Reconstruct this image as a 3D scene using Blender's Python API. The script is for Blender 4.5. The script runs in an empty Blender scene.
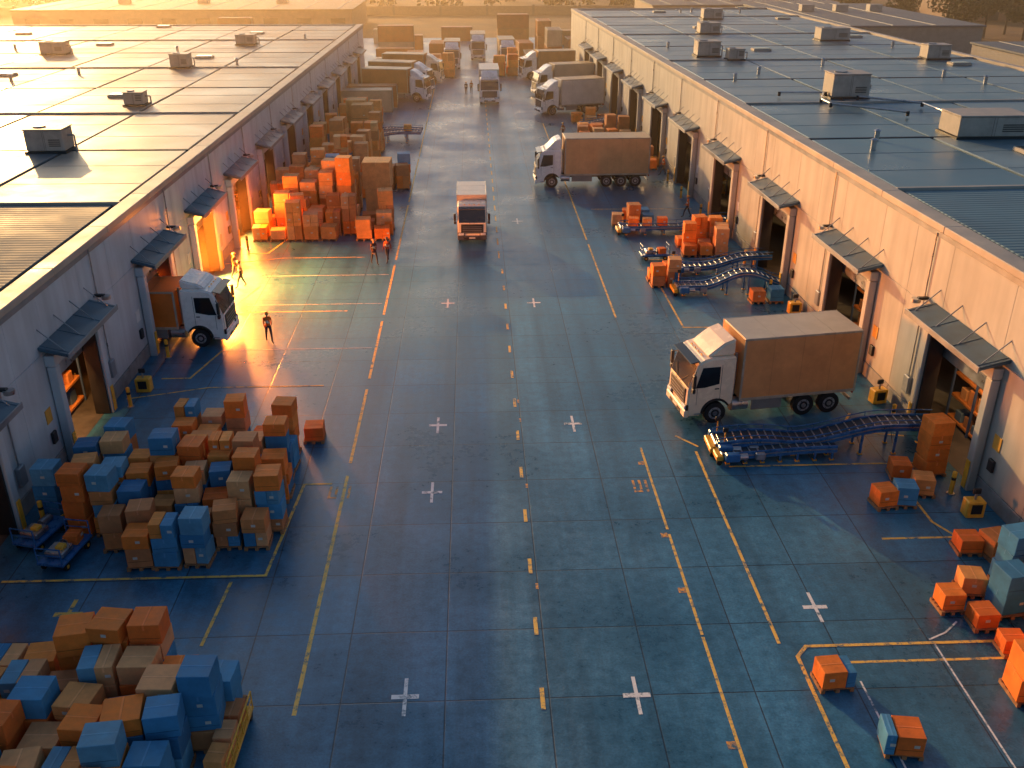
import bpy, bmesh, math, random
from mathutils import Vector, Matrix
random.seed(11)
R = math.radians
scene = bpy.context.scene
scene.view_settings.view_transform = 'Standard'
scene.view_settings.look = 'None'
scene.view_settings.exposure = 0
COLL = scene.collection

# ------------------------------------------------------------------ materials
def M(name, col=(.5,.5,.5), rough=.6, metal=0.0, nscale=2.0, namt=.3, bump=0.0, bscale=20, attr=False, coat=0.0, rvar=.12, spec=.5):
    m = bpy.data.materials.new(name); m.use_nodes = True
    nt = m.node_tree; N = nt.nodes; L = nt.links
    p = N['Principled BSDF']
    tc = N.new('ShaderNodeTexCoord')
    no = N.new('ShaderNodeTexNoise'); no.inputs['Scale'].default_value = nscale; no.inputs['Detail'].default_value = 4
    no.inputs['Roughness'].default_value = .65
    L.new(tc.outputs['Object'], no.inputs['Vector'])
    mr = N.new('ShaderNodeMapRange'); mr.inputs['From Min'].default_value = .3; mr.inputs['From Max'].default_value = .7
    mr.inputs['To Min'].default_value = 1-namt; mr.inputs['To Max'].default_value = 1+namt*.6
    L.new(no.outputs['Fac'], mr.inputs['Value'])
    mx = N.new('ShaderNodeMix'); mx.data_type = 'RGBA'; mx.blend_type = 'MULTIPLY'; mx.inputs['Factor'].default_value = 1
    if attr:
        at = N.new('ShaderNodeVertexColor'); at.layer_name = 'Col'
        L.new(at.outputs['Color'], mx.inputs['A'])
    else:
        mx.inputs['A'].default_value = (*col, 1)
    L.new(mr.outputs['Result'], mx.inputs['B'])
    L.new(mx.outputs['Result'], p.inputs['Base Color'])
    r2 = N.new('ShaderNodeMapRange'); r2.inputs['From Min'].default_value = .3; r2.inputs['From Max'].default_value = .7
    r2.inputs['To Min'].default_value = max(.02, rough-rvar); r2.inputs['To Max'].default_value = min(1, rough+rvar)
    L.new(no.outputs['Fac'], r2.inputs['Value']); L.new(r2.outputs['Result'], p.inputs['Roughness'])
    p.inputs['Metallic'].default_value = metal
    p.inputs['Coat Weight'].default_value = coat
    p.inputs['Specular IOR Level'].default_value = spec
    if bump > 0:
        n2 = N.new('ShaderNodeTexNoise'); n2.inputs['Scale'].default_value = bscale; n2.inputs['Detail'].default_value = 2
        L.new(tc.outputs['Object'], n2.inputs['Vector'])
        b = N.new('ShaderNodeBump'); b.inputs['Strength'].default_value = bump; b.inputs['Distance'].default_value = .02
        L.new(n2.outputs['Fac'], b.inputs['Height']); L.new(b.outputs['Normal'], p.inputs['Normal'])
    return m

CARD = M('cardboard', attr=True, rough=.7, nscale=1.7, namt=.25, bump=.15, bscale=9, spec=.3)
WOOD = M('pallet_wood', (.36,.18,.08), rough=.8, nscale=5, namt=.4)
PAINT = M('vehicle_paint', attr=True, rough=.28, nscale=1.2, namt=.12, rvar=.08)
BOXP = M('truck_body_panel', attr=True, rough=.45, nscale=.8, namt=.2, bump=.05, bscale=2)
GLASS = M('dark_glass', (.012,.018,.025), rough=.07, rvar=.03, namt=.2)
BLACK = M('black_plastic', (.02,.021,.023), rough=.5)
TIRE = M('tyre_rubber', (.018,.018,.019), rough=.85)
STEEL = M('steel', (.45,.46,.48), rough=.35, metal=.85)
LENS = M('headlight_lens', (.75,.78,.8), rough=.1, rvar=.03)
REDL = M('tail_light', (.5,.02,.015), rough=.2)
BLUEM = M('blue_machine_paint', (.03,.14,.36), rough=.3, namt=.35)
BELT = M('conveyor_belt', (.03,.045,.06), rough=.5)
YEL = M('yellow_machine_paint', (.80,.42,.04), rough=.45, namt=.3)
ANY = M('painted_surface', attr=True, rough=.6, nscale=1.5, namt=.2)
CLOTH = M('cloth', attr=True, rough=.9, nscale=8, namt=.2)
TRIM = M('wall_trim_metal', (.26,.28,.31), rough=.45, metal=.4, nscale=.7)
COPE = M('roof_coping_metal', (.45,.40,.34), rough=.6, metal=.1, nscale=.35, namt=.3)
SEAM = M('roof_seam_dark', (.06,.07,.08), rough=.6)
DECK = M('roof_deck', (.06,.07,.08), rough=.7, nscale=.4, namt=.4)
CANOPY = M('canopy_metal', (.07,.13,.18), rough=.42, metal=.3, nscale=.8, namt=.35)
CONC = M('plinth_concrete', (.22,.22,.22), rough=.8, nscale=1.2, namt=.35)
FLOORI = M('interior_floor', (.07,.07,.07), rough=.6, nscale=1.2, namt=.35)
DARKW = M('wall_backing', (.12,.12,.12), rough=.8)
LEAF = M('foliage', attr=True, rough=.7, nscale=.5, namt=.4)
BARK = M('bark', (.09,.06,.04), rough=.9)
HVAC = M('hvac_casing', (.42,.37,.32), rough=.55, metal=.1, nscale=1.1, namt=.25)

def wallmat(name, col):
    m = M(name, col, rough=.55, nscale=.3, namt=.14)
    nt = m.node_tree; N = nt.nodes; L = nt.links
    mx = [n for n in N if n.type == 'MIX'][0]; p = N['Principled BSDF']
    tc = [n for n in N if n.type == 'TEX_COORD'][0]
    mp = N.new('ShaderNodeMapping'); mp.inputs['Scale'].default_value = (1.2, 1.2, .15)
    L.new(tc.outputs['Object'], mp.inputs['Vector'])
    n = N.new('ShaderNodeTexNoise'); n.inputs['Scale'].default_value = 1.1; n.inputs['Detail'].default_value = 4
    L.new(mp.outputs['Vector'], n.inputs['Vector'])
    r = N.new('ShaderNodeMapRange'); r.inputs['From Min'].default_value = .4; r.inputs['From Max'].default_value = .75
    r.inputs['To Min'].default_value = 1.04; r.inputs['To Max'].default_value = .80
    L.new(n.outputs['Fac'], r.inputs['Value'])
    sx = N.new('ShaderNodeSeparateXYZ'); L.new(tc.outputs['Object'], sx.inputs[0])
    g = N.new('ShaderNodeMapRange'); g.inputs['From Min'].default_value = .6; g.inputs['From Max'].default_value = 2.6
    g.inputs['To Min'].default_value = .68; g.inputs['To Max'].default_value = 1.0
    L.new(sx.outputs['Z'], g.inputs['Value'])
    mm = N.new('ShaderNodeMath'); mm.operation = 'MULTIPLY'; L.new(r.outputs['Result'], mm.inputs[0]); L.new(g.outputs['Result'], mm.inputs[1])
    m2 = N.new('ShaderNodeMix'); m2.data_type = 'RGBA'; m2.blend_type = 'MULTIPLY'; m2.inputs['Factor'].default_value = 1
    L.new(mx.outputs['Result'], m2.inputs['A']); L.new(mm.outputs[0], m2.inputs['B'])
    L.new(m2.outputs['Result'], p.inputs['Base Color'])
    return m
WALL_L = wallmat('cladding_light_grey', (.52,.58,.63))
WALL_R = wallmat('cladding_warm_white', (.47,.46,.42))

def roofmat(name, col, rough, metal, scale, bst):
    m = M(name, col, rough=rough, metal=metal, nscale=.16, namt=.5, rvar=.12)
    nt = m.node_tree; N = nt.nodes; L = nt.links; p = N['Principled BSDF']
    tc = [n for n in N if n.type == 'TEX_COORD'][0]
    if bst > 0:
        w = N.new('ShaderNodeTexWave'); w.bands_direction = 'Y'; w.inputs['Scale'].default_value = scale
        L.new(tc.outputs['Object'], w.inputs['Vector'])
        b = N.new('ShaderNodeBump'); b.inputs['Strength'].default_value = bst; b.inputs['Distance'].default_value = .04
        L.new(w.outputs['Fac'], b.inputs['Height']); L.new(b.outputs['Normal'], p.inputs['Normal'])
    return m
ROOF_L1 = roofmat('roof_membrane_light', (.28,.235,.19), .50, .0, .8, 0)
ROOF_L2 = roofmat('roof_membrane_grey', (.16,.165,.17), .48, .0, .8, .0)
ROOF_LN = roofmat('corrugated_roof_sheet', (.04,.09,.13), .75, .0, .9, .35)
ROOF_R1 = roofmat('roof_membrane_blue', (.085,.17,.215), .36, .1, .8, .0)
ROOF_R2 = roofmat('roof_membrane_slate', (.15,.23,.27), .40, .1, .8, .0)
ROOF_RN = roofmat('corrugated_roof_sheet', (.085,.17,.215), .42, .2, .9, .5)

def paintmark(name, col, wear):
    m = bpy.data.materials.new(name); m.use_nodes = True
    nt = m.node_tree; N = nt.nodes; L = nt.links; p = N['Principled BSDF']
    tc = N.new('ShaderNodeTexCoord'); n = N.new('ShaderNodeTexNoise'); n.inputs['Scale'].default_value = 3.2; n.inputs['Detail'].default_value = 6
    n.inputs['Roughness'].default_value = .75
    L.new(tc.outputs['Object'], n.inputs['Vector'])
    r = N.new('ShaderNodeMapRange'); r.inputs['From Min'].default_value = wear; r.inputs['From Max'].default_value = wear+.14
    L.new(n.outputs['Fac'], r.inputs['Value'])
    mx = N.new('ShaderNodeMix'); mx.data_type = 'RGBA'
    mx.inputs['A'].default_value = (.035,.13,.20,1); mx.inputs['B'].default_value = (*col,1)
    L.new(r.outputs['Result'], mx.inputs['Factor']); L.new(mx.outputs['Result'], p.inputs['Base Color'])
    p.inputs['Roughness'].default_value = .55
    return m
YMARK = paintmark('yellow_road_paint', (.88,.54,.10), .37)
OMARK = paintmark('orange_road_paint', (.88,.38,.04), .42)
WMARK = paintmark('white_road_paint', (.78,.80,.82), .36)

# ------------------------------------------------------------------ mesh builder
_corn = [(sx,sy,sz) for sx in (-1,1) for sy in (-1,1) for sz in (-1,1)]
def _topo():
    idx = {c:i for i,c in enumerate(_corn)}
    def P(v):
        c = _corn[v//3]; k = v%3
        return Vector([c[a]*(1 if a==k else .8) for a in range(3)])
    F = []
    for k in range(3):
        for s in (-1,1):
            a,b = [q for q in range(3) if q!=k]
            f=[]
            for (sa,sb) in ((-1,-1),(1,-1),(1,1),(-1,1)):
                c=[0,0,0]; c[k]=s; c[a]=sa; c[b]=sb
                f.append(idx[tuple(c)]*3+k)
            F.append(f)
    for e in range(3):
        k,l = [q for q in range(3) if q!=e]
        for sk in (-1,1):
            for sl in (-1,1):
                c1=[0,0,0]; c1[e]=-1; c1[k]=sk; c1[l]=sl; c2=list(c1); c2[e]=1
                i1=idx[tuple(c1)]*3; i2=idx[tuple(c2)]*3
                F.append([i1+k,i2+k,i2+l,i1+l])
    for i in range(8): F.append([i*3,i*3+1,i*3+2])
    out=[]
    for f in F:
        ps=[P(v) for v in f]; n=(ps[1]-ps[0]).cross(ps[2]-ps[0]); c=sum(ps,Vector())/len(ps)
        out.append(f if n.dot(c)>0 else f[::-1])
    return out
_TOPO=_topo()
_CUBEF=[[0,1,3,2],[4,6,7,5],[0,4,5,1],[2,3,7,6],[0,2,6,4],[1,5,7,3]]

class B:
    def __init__(s):
        s.v=[]; s.f=[]; s.m=[]; s.c=[]; s.sm=[]; s.mats=[]; s.mtx=Matrix.Identity(4)
    def mi(s,m):
        if m not in s.mats: s.mats.append(m)
        return s.mats.index(m)
    def raw(s,vs,fs,m,col=(1,1,1),smooth=False):
        o=len(s.v); M_=s.mtx
        s.v.extend([M_@Vector(v) for v in vs])
        k=s.mi(m)
        for f in fs:
            s.f.append([i+o for i in f]); s.m.append(k); s.c.append(col); s.sm.append(smooth)
    def box(s,c,d,m,col=(1,1,1),bv=0.0,rot=None):
        h=[q/2 for q in d]; rm=rot.to_3x3() if rot else None; c=Vector(c)
        if bv>0:
            bv=min(bv,min(h)*.45)
            vs=[]
            for cc in _corn:
                for k in range(3):
                    v=Vector([cc[a]*(h[a] if a==k else h[a]-bv) for a in range(3)])
                    if rm: v=rm@v
                    vs.append(c+v)
            s.raw(vs,_TOPO,m,col)
        else:
            vs=[]
            for cc in _corn:
                v=Vector([cc[a]*h[a] for a in range(3)])
                if rm: v=rm@v
                vs.append(c+v)
            s.raw(vs,_CUBEF,m,col)
    def b2(s,x0,x1,y0,y1,z0,z1,m,col=(1,1,1),bv=0.0):
        s.box(((x0+x1)/2,(y0+y1)/2,(z0+z1)/2),(abs(x1-x0),abs(y1-y0),abs(z1-z0)),m,col,bv)
    def prism(s,prof,y0,y1,m,col=(1,1,1),bv=0,seg=2,smooth=False):
        bm=bmesh.new()
        a=[bm.verts.new((p[0],y0,p[1])) for p in prof]; b=[bm.verts.new((p[0],y1,p[1])) for p in prof]
        n=len(prof)
        bm.faces.new(a); bm.faces.new(b[::-1])
        for i in range(n):
            j=(i+1)%n; bm.faces.new((a[i],b[i],b[j],a[j]))
        bmesh.ops.recalc_face_normals(bm,faces=bm.faces[:])
        if bv>0:
            es=[e for e in bm.edges if len(e.link_faces)==2 and e.calc_face_angle(0)>R(25)]
            bmesh.ops.bevel(bm,geom=es,offset=bv,segments=seg,affect='EDGES',clamp_overlap=True)
        bmesh.ops.triangulate(bm,faces=[f for f in bm.faces if len(f.verts)>4])
        bm.verts.index_update()
        s.raw([v.co.copy() for v in bm.verts],[[v.index for v in f.verts] for f in bm.faces],m,col,smooth)
        bm.free()
    def cyl(s,c,r,ln,axis,m,col=(1,1,1),n=20,r2=None,cap=True,direction=None):
        r2=r if r2 is None else r2
        if direction is not None: q=Vector(direction).to_track_quat('Z','Y').to_matrix()
        else: q={'x':Matrix.Rotation(R(90),3,'Y'),'y':Matrix.Rotation(R(-90),3,'X'),'z':Matrix.Identity(3)}[axis]
        c=Vector(c); vs=[]
        for k,(rr,z) in enumerate(((r,-ln/2),(r2,ln/2))):
            for i in range(n):
                t=2*math.pi*i/n; vs.append(c+q@Vector((rr*math.cos(t),rr*math.sin(t),z)))
        s.raw(vs,[[i,(i+1)%n,n+(i+1)%n,n+i] for i in range(n)],m,col,True)
        if cap:
            s.raw(vs,[list(range(n))[::-1],list(range(n,2*n))],m,col)
    def seg(s,p,q,r,m,col=(1,1,1),n=8,r2=None):
        p=Vector(p);q=Vector(q); d=q-p
        s.cyl((p+q)/2,r,d.length,'z',m,col,n,r2,True,d)
    def obj(s,name,loc=(0,0,0),rz=0,parent=None,sc=1):
        me=bpy.data.meshes.new(name); me.from_pydata([tuple(v) for v in s.v],[],s.f)
        for m in s.mats: me.materials.append(m)
        me.polygons.foreach_set('material_index',s.m); me.polygons.foreach_set('use_smooth',s.sm)
        ca=me.color_attributes.new('Col','FLOAT_COLOR','CORNER')
        arr=[]
        for f,c in zip(s.f,s.c): arr.extend([c[0],c[1],c[2],1.0]*len(f))
        ca.data.foreach_set('color',arr); me.update()
        o=bpy.data.objects.new(name,me); COLL.objects.link(o)
        o.location=loc; o.rotation_euler=(0,0,rz); o.scale=(sc,)*3
        if parent: o.parent=parent
        return o
def empty(name,loc=(0,0,0),rz=0):
    o=bpy.data.objects.new(name,None); COLL.objects.link(o); o.location=loc; o.rotation_euler=(0,0,rz); o.empty_display_size=.5
    return o

# ------------------------------------------------------------------ ground
def yardmat():
    m=bpy.data.materials.new('blue_grey_concrete'); m.use_nodes=True
    nt=m.node_tree;N=nt.nodes;L=nt.links;p=N['Principled BSDF']
    tc=N.new('ShaderNodeTexCoord')
    mp=N.new('ShaderNodeMapping'); mp.inputs['Location'].default_value=(1.1,.4,0); L.new(tc.outputs['Object'],mp.inputs['Vector'])
    br=N.new('ShaderNodeTexBrick'); br.offset=0; br.squash=1
    br.inputs['Scale'].default_value=1; br.inputs['Brick Width'].default_value=3.0; br.inputs['Row Height'].default_value=3.0
    br.inputs['Mortar Size'].default_value=.026; br.inputs['Mortar Smooth'].default_value=.4
    br.inputs['Color1'].default_value=(.028,.148,.268,1); br.inputs['Color2'].default_value=(.044,.180,.305,1); br.inputs['Mortar'].default_value=(.010,.046,.082,1)
    L.new(mp.outputs['Vector'],br.inputs['Vector'])
    def noise(scale,det,mapscale=None,rough=.6):
        n=N.new('ShaderNodeTexNoise'); n.inputs['Scale'].default_value=scale; n.inputs['Detail'].default_value=det; n.inputs['Roughness'].default_value=rough
        if mapscale:
            q=N.new('ShaderNodeMapping'); q.inputs['Scale'].default_value=mapscale; L.new(tc.outputs['Object'],q.inputs['Vector']); L.new(q.outputs['Vector'],n.inputs['Vector'])
        else: L.new(tc.outputs['Object'],n.inputs['Vector'])
        return n
    def rng(src,a,b,c,d):
        r=N.new('ShaderNodeMapRange'); r.inputs['From Min'].default_value=a;r.inputs['From Max'].default_value=b;r.inputs['To Min'].default_value=c;r.inputs['To Max'].default_value=d
        L.new(src,r.inputs['Value']); return r.outputs['Result']
    def mul(a,b):
        x=N.new('ShaderNodeMix'); x.data_type='RGBA'; x.blend_type='MULTIPLY'; x.inputs['Factor'].default_value=1
        L.new(a,x.inputs['A']);L.new(b,x.inputs['B']); return x.outputs['Result']
    n1=noise(.16,6); n2=noise(2.5,6,None,.72); n3=noise(1.0,4,(.8,.035,1)); n4=noise(14,2)
    c=mul(br.outputs['Color'],rng(n1.outputs['Fac'],.35,.65,.66,1.25))
    c=mul(c,rng(n2.outputs['Fac'],.3,.7,.66,1.26))
    c=mul(c,rng(n3.outputs['Fac'],.35,.65,.72,1.18))
    c=mul(c,rng(n4.outputs['Fac'],.3,.7,.84,1.14))
    L.new(c,p.inputs['Base Color'])
    r=rng(n1.outputs['Fac'],.35,.65,.25,.45)
    r2=N.new('ShaderNodeMath'); r2.operation='MULTIPLY'; L.new(r,r2.inputs[0]); L.new(rng(n2.outputs['Fac'],.3,.7,.8,1.3),r2.inputs[1])
    L.new(r2.outputs[0],p.inputs['Roughness'])
    b=N.new('ShaderNodeBump'); b.inputs['Strength'].default_value=.25; b.inputs['Distance'].default_value=.02
    h=N.new('ShaderNodeMath'); h.operation='ADD'; L.new(n4.outputs['Fac'],h.inputs[0]); L.new(rng(br.outputs['Fac'],0,1,0,-1.5),h.inputs[1])
    L.new(h.outputs[0],b.inputs['Height']); L.new(b.outputs['Normal'],p.inputs['Normal'])
    return m
YARD=yardmat()
EARTH=M('dry_earth_and_grass',(.26,.13,.045),rough=.9,nscale=.05,namt=.5)
def sheet(name,x0,x1,y0,y1,z,mat):
    b=B(); b.raw([(x0,y0,z),(x1,y0,z),(x1,y1,z),(x0,y1,z)],[[0,1,2,3]],mat); return b.obj(name)
sheet('ground',-2500,2500,-600,4500,-.004,EARTH)
sheet('yard_pavement',-95,95,-20,205,0,YARD)

_k=[0]
def ribbon(name,pts,w,mat,closed=False,z=None):
    if z is None:
        _k[0]+=1; z=.004+.0015*(_k[0]%6)
    P=[Vector(p) for p in pts]; n=len(P); vs=[]
    for i in range(n):
        if closed: a=P[i-1];c=P[(i+1)%n]
        else: a=P[i-1] if i>0 else None; c=P[i+1] if i<n-1 else None
        d1=(P[i]-a).normalized() if a is not None else None
        d2=(c-P[i]).normalized() if c is not None else None
        if d1 is None:d1=d2
        if d2 is None:d2=d1
        t=(d1+d2).normalized(); nn=Vector((-t.y,t.x)); k=1/max(.3,nn.dot(Vector((-d1.y,d1.x))))
        vs.append((P[i].x+nn.x*w/2*k,P[i].y+nn.y*w/2*k,z)); vs.append((P[i].x-nn.x*w/2*k,P[i].y-nn.y*w/2*k,z))
    fs=[[2*i,2*i+1,2*i+3,2*i+2] for i in range(n-1)]
    if closed: fs.append([2*n-2,2*n-1,1,0])
    b=B(); b.raw(vs,fs,mat); 
    o=b.obj(name); return o
def rects(name,rs,mat):
    _k[0]+=1; z=.004+.0015*(_k[0]%6); b=B()
    for (x0,x1,y0,y1) in rs: b.raw([(x0,y0,z),(x1,y0,z),(x1,y1,z),(x0,y1,z)],[[0,1,2,3]],mat)
    return b.obj(name)
# lane lines
rects('lane_line',[(-5.42,-5.29,a,c) for a,c in ((20.2,33.2),(34.2,41.2),(42.4,50),(51,60),(61,75),(76,92),(93,118),(120,150))],YMARK)
rects('lane_line',[(6.86,6.96,a,c) for a,c in ((12,23),(23.1,28.6),(28.9,35))],YMARK)
rects('lane_line',[(7.88,7.99,a,c) for a,c in ((50,64),(65,84),(85,110))],YMARK)
rects('lane_line',[(9.15,9.26,22.6,34.6)],YMARK)
ds=[]; y=17.0
while y<60: ds.append((1.64,1.77,y,y+.85)); y+=3.15
while y<140: ds.append((1.52,1.63,y,y+1.5)); y+=3.0
rects('dashed_centre_line',ds,YMARK)
rects('dashed_centre_line',[(1.83,1.92,yy,yy+.3) for yy in (25.6,32,37.6,39.5)],OMARK)
rects('lane_marker_patch',[(6.6,6.85,yy,yy+.28) for yy in (18.5,25.2,28.4,33.6)],OMARK)
def cross(x,y,w=.8,l=1.5,t=.11,mat=WMARK):
    rects('cross_marking',[(x-t/2,x+t/2,y-l/2,y+l/2),(x-w/2,x-t/2-.001,y-t*.8,y+t*.8),(x+t/2+.001,x+w/2,y-t*.8,y+t*.8)],mat)
for x,y in ((-2.26,20.8),(4.44,20.6),(-1.88,31.8),(4.23,37.3),(-1.82,37.4),(10.9,24.3),(3.4,52.6),(-1.7,52.7),(3.2,70),(-1.6,71)): cross(x,y)
cross(-13.4,24.9,.9,1.5,.14,YMARK)
rects('white_guide_line',[(14.0,14.06,12,22.4)],WMARK)
rects('white_guide_line',[(11.1,11.16,12,20.9)],WMARK)
ribbon('white_guide_line',[(13.95,22.6),(14.6,22.9),(15.2,23.4)],.06,WMARK)
# bays left
ribbon('bay_marking',[(-16.3,26.7),(-7.4,26.7),(-7.0,32.6),(-5.9,32.6)],.11,YMARK)
ribbon('bay_marking',[(-8.5,26.4),(-8.7,23.2)],.11,YMARK)
rects('bay_symbol',[(-5.95,-5.85,31.5,32.4),(-5.7,-5.6,31.5,32.4),(-5.45+.25,-5.1,31.5,32.4),(-5.85+.001,-5.7-.001,31.5,31.62)],OMARK)
rects('bay_symbol',[(6.1,6.2,31.5,32.4),(6.35,6.45,31.5,32.4),(6.6,6.7,31.5,32.4),(6.2+.001,6.35-.001,31.5,31.62)],OMARK)
for yy in (31.6,41.6,51.6,61.6):
    ribbon('bay_marking',[(-16.6,yy-1.0),(-13.0,yy+.1),(-7.5,yy+.1)],.09,YMARK)
    ribbon('bay_marking',[(-15.6,yy+1.2),(-14.2,yy+1.2),(-13.4,yy+4.6)],.11,YMARK)
rects('thin_joint_line',[(-13.5,-5.6,yy,yy+.05) for yy in (46.2,52.8,58)],WMARK)
# bays right
ribbon('bay_marking',[(9.6,12),(9.6,22.0),(10.0,22.45),(17.5,22.45)],.12,YMARK)
ribbon('bay_marking',[(10.4,21.7),(17.5,21.7)],.1,YMARK)
ribbon('bay_marking',[(14.6,28.0),(18.5,28.0)],.11,YMARK)
ribbon('bay_marking',[(16.9,31.2),(16.9,29.0),(17.8,27.2)],.11,YMARK)
ribbon('bay_marking',[(10.3,33.3),(18.6,33.3)],.11,YMARK)
ribbon('bay_marking',[(18.6,35.6),(16.0,36.2),(17.0,37.8)],.11,YMARK)
ribbon('bay_marking',[(17.8,48.2),(11.5,48.4),(11.4,57.2)],.11,YMARK)
ribbon('bay_marking',[(17.8,60.4),(11.5,60.4)],.11,YMARK)
ribbon('bay_marking',[(17.2,73.0),(9.2,73.2)],.11,YMARK)
ribbon('bay_marking',[(8.6,36.0),(9.4,35.0)],.11,YMARK)

# ------------------------------------------------------------------ buildings
def storage_rack(w,x,y,rz):
    b=B()
    for lv in range(4):
        z=.15+lv*1.05
        b.b2(-w/2,w/2,-.5,.5,z,z+.1,ANY,(.50,.20,.05))
        xx=-w/2+.4
        while xx<w/2-.3:
            if random.random()<.8:
                hh=random.uniform(.4,.85)
                b.box((xx,random.uniform(-.05,.05),z+.1+hh/2),(random.uniform(.45,.66),.8,hh),CARD,random.choice([(.60,.24,.07),(.55,.30,.12),(.40,.20,.09),(.10,.18,.26)]),.02)
            xx+=.74
    n=int(w/1.9)+1
    for i in range(n+1):
        xx=-w/2+i*w/n
        for yy in (-.52,.52): b.b2(xx-.05,xx+.05,yy-.04,yy+.04,0,4.2,ANY,(.05,.10,.22))
    return b.obj('storage_rack',(x,y,.012),rz)

def building(name,x0,rz,din,y0,y1,depth,h,doors,dw,dh,wall,r1,r2,rn,nearY,cellY,cellX,yoff,can):
    E=empty(name,(x0,0,0),rz)
    S=lambda d:din*d
    w=B()
    edges=[y0]
    for d in doors: edges+= [d-dw/2,d+dw/2]
    edges.append(y1)
    for i in range(0,len(edges),2):
        a,c=edges[i],edges[i+1]
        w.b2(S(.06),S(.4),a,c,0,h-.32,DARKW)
        n=max(1,round((c-a)/3.2)); st=(c-a)/n
        for k in range(n):
            p=a+k*st+.006; q=a+(k+1)*st-.006
            w.b2(S(-.06),S(.058),p,q,0,.7,CONC,bv=.02)
            w.b2(S(-.02),S(.058),p,q,.715,dh+.6,wall,bv=.008)
            w.b2(S(-.02),S(.058),p,q,dh+.615,h-.325,wall,bv=.008)
    for d in doors:
        a,c=d-dw/2,d+dw/2
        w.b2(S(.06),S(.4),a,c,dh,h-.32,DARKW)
        w.b2(S(-.02),S(.058),a+.006,c-.006,dh+.615,h-.325,wall,bv=.008)
        w.b2(S(-.02),S(.058),a+.006,c-.006,dh+.02,dh+.6,wall,bv=.008)
    w.obj('yard_wall',parent=E)
    o=B()
    o.b2(S(depth-.4),S(depth),y0,y1,0,h-.5,wall)
    o.b2(S(.42),S(depth-.42),y0,y0+.4,0,h-.5,wall)
    o.b2(S(.42),S(depth-.42),y1-.4,y1,0,h-.5,wall)
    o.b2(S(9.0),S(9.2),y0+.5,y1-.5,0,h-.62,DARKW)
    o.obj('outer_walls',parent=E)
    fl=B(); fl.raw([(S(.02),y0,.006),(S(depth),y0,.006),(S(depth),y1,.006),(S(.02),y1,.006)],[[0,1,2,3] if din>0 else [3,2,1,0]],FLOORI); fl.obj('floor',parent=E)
    f=B()
    for d in doors:
        a,c=d-dw/2,d+dw/2
        for yy,sg in ((a,-1),(c,1)):
            f.b2(S(-.42),S(-.063),yy,yy+sg*.42,0,dh+.02,wall,bv=.03)
            f.b2(S(-.47),S(-.425),yy+sg*.08,yy+sg*.34,.1,1.3,YEL,bv=.01)
            f.b2(S(-.3),S(.38),yy-sg*.002,yy-sg*.10,.02,dh-.05,BLACK,bv=.03)
        f.b2(S(-.44),S(-.023),a-.42,c+.42,dh+.04,dh+.50,wall,bv=.03)
        f.b2(S(.1),S(.5),a+.11,c-.11,dh-.5,dh-.01,TRIM,bv=.1)
        f.b2(S(.41),S(.47),a,c,dh-1.2,dh-.51,STEEL)
        prof=[(S(-.02),dh+1.0),(S(-can),dh+.70),(S(-can),dh+.56),(S(-.02),dh+.84)]
        f.prism(prof,a-.7,c+.7,CANOPY,bv=.03)
        f.b2(S(-can-.06),S(-can-.004),a-.73,c+.73,dh+.50,dh+.74,TRIM,bv=.01)
        for k in range(4):
            yy=a-.4+k*(dw+.8)/3
            f.seg((S(-can+.1),yy,dh+.62),(S(-.0),yy,dh+1.65),.025,TRIM)
        for k in range(4):
            yy=a-.5+k*(dw+1)/3
            f.seg((S(-can+.03),yy,dh+.715),(S(-.04),yy,dh+1.0),.018,CANOPY,n=6)
        f.b2(S(-.5),S(-.02),c+1.15,c+1.35,dh+.9,dh+1.02,BLACK,bv=.02)
        f.cyl((S(-.55),c+1.25,dh+.88),.2,.16,'z',STEEL,n=14)
        f.b2(S(-.2),S(-.021),c+1.2,c+1.7,1.2,2.0,TRIM,bv=.03)
        f.seg((S(-.09),c+1.45,2.0),(S(-.09),c+1.45,h-.4),.035,STEEL)
        f.b2(S(-.05),S(-.021),a-1.3,a-.8,2.2,2.8,ANY,random.choice([(.7,.7,.68),(.7,.35,.05)]),.01)
        f.b2(S(-.14),S(-.021),a-1.25,a-.9,1.3,1.8,BLACK,bv=.02)
    f.obj('door_frames_and_canopies',parent=E)
    r=B()
    yy=y0
    while yy<y1-.1:
        q=min(yy+6,y1); r.b2(S(-.14),S(.75),yy+.006,q-.006,h-.3,h,COPE,bv=.03); yy=q
    r.b2(S(-.07),S(-.022),y0,y1,h-.55,h-.31,TRIM)
    r.b2(S(.76),S(depth),y0,y1,h-.6,h-.34,DECK)
    r.b2(S(depth-.5),S(depth+.1),y0,y1,h-.33,h,COPE,bv=.03)
    r.b2(S(.80),S(depth-.55),y1-.5,y1,h-.33,h,COPE,bv=.03)
    j=0; yy=y0+yoff
    while yy<y1-1:
        q=min(yy+cellY,y1-.6); d=1.0; i=0
        while d<depth-1.5:
            e=min(d+cellX,depth-.8)
            kind=r1 if (i*7+j*3)%5<3 else r2
            near=yy<nearY
            if near: kind=rn
            zt=h-.16+(.02 if (i+j)%2 else 0)
            r.b2(S(d+.10),S(e-.10),yy+.18,q-.18,h-.335,zt,kind,bv=.04)
            if not near:
                for k in range(1,3):
                    t=yy+k*(q-yy)/3; r.b2(S(d+.2),S(e-.2),t-.035,t+.035,zt+.001,zt+.012,kind)
                if (i*5+j*2)%4==1 and e-d>6:
                    cx=(d+e)/2; cy=(yy+q)/2+1.5
                    r.b2(S(cx-.9),S(cx+.9),cy-.6,cy+.6,zt+.002,zt+.22,COPE,bv=.03); r.b2(S(cx-.8),S(cx+.8),cy-.5,cy+.5,zt+.221,zt+.26,GLASS,bv=.01)
            d=e; i+=1
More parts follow.
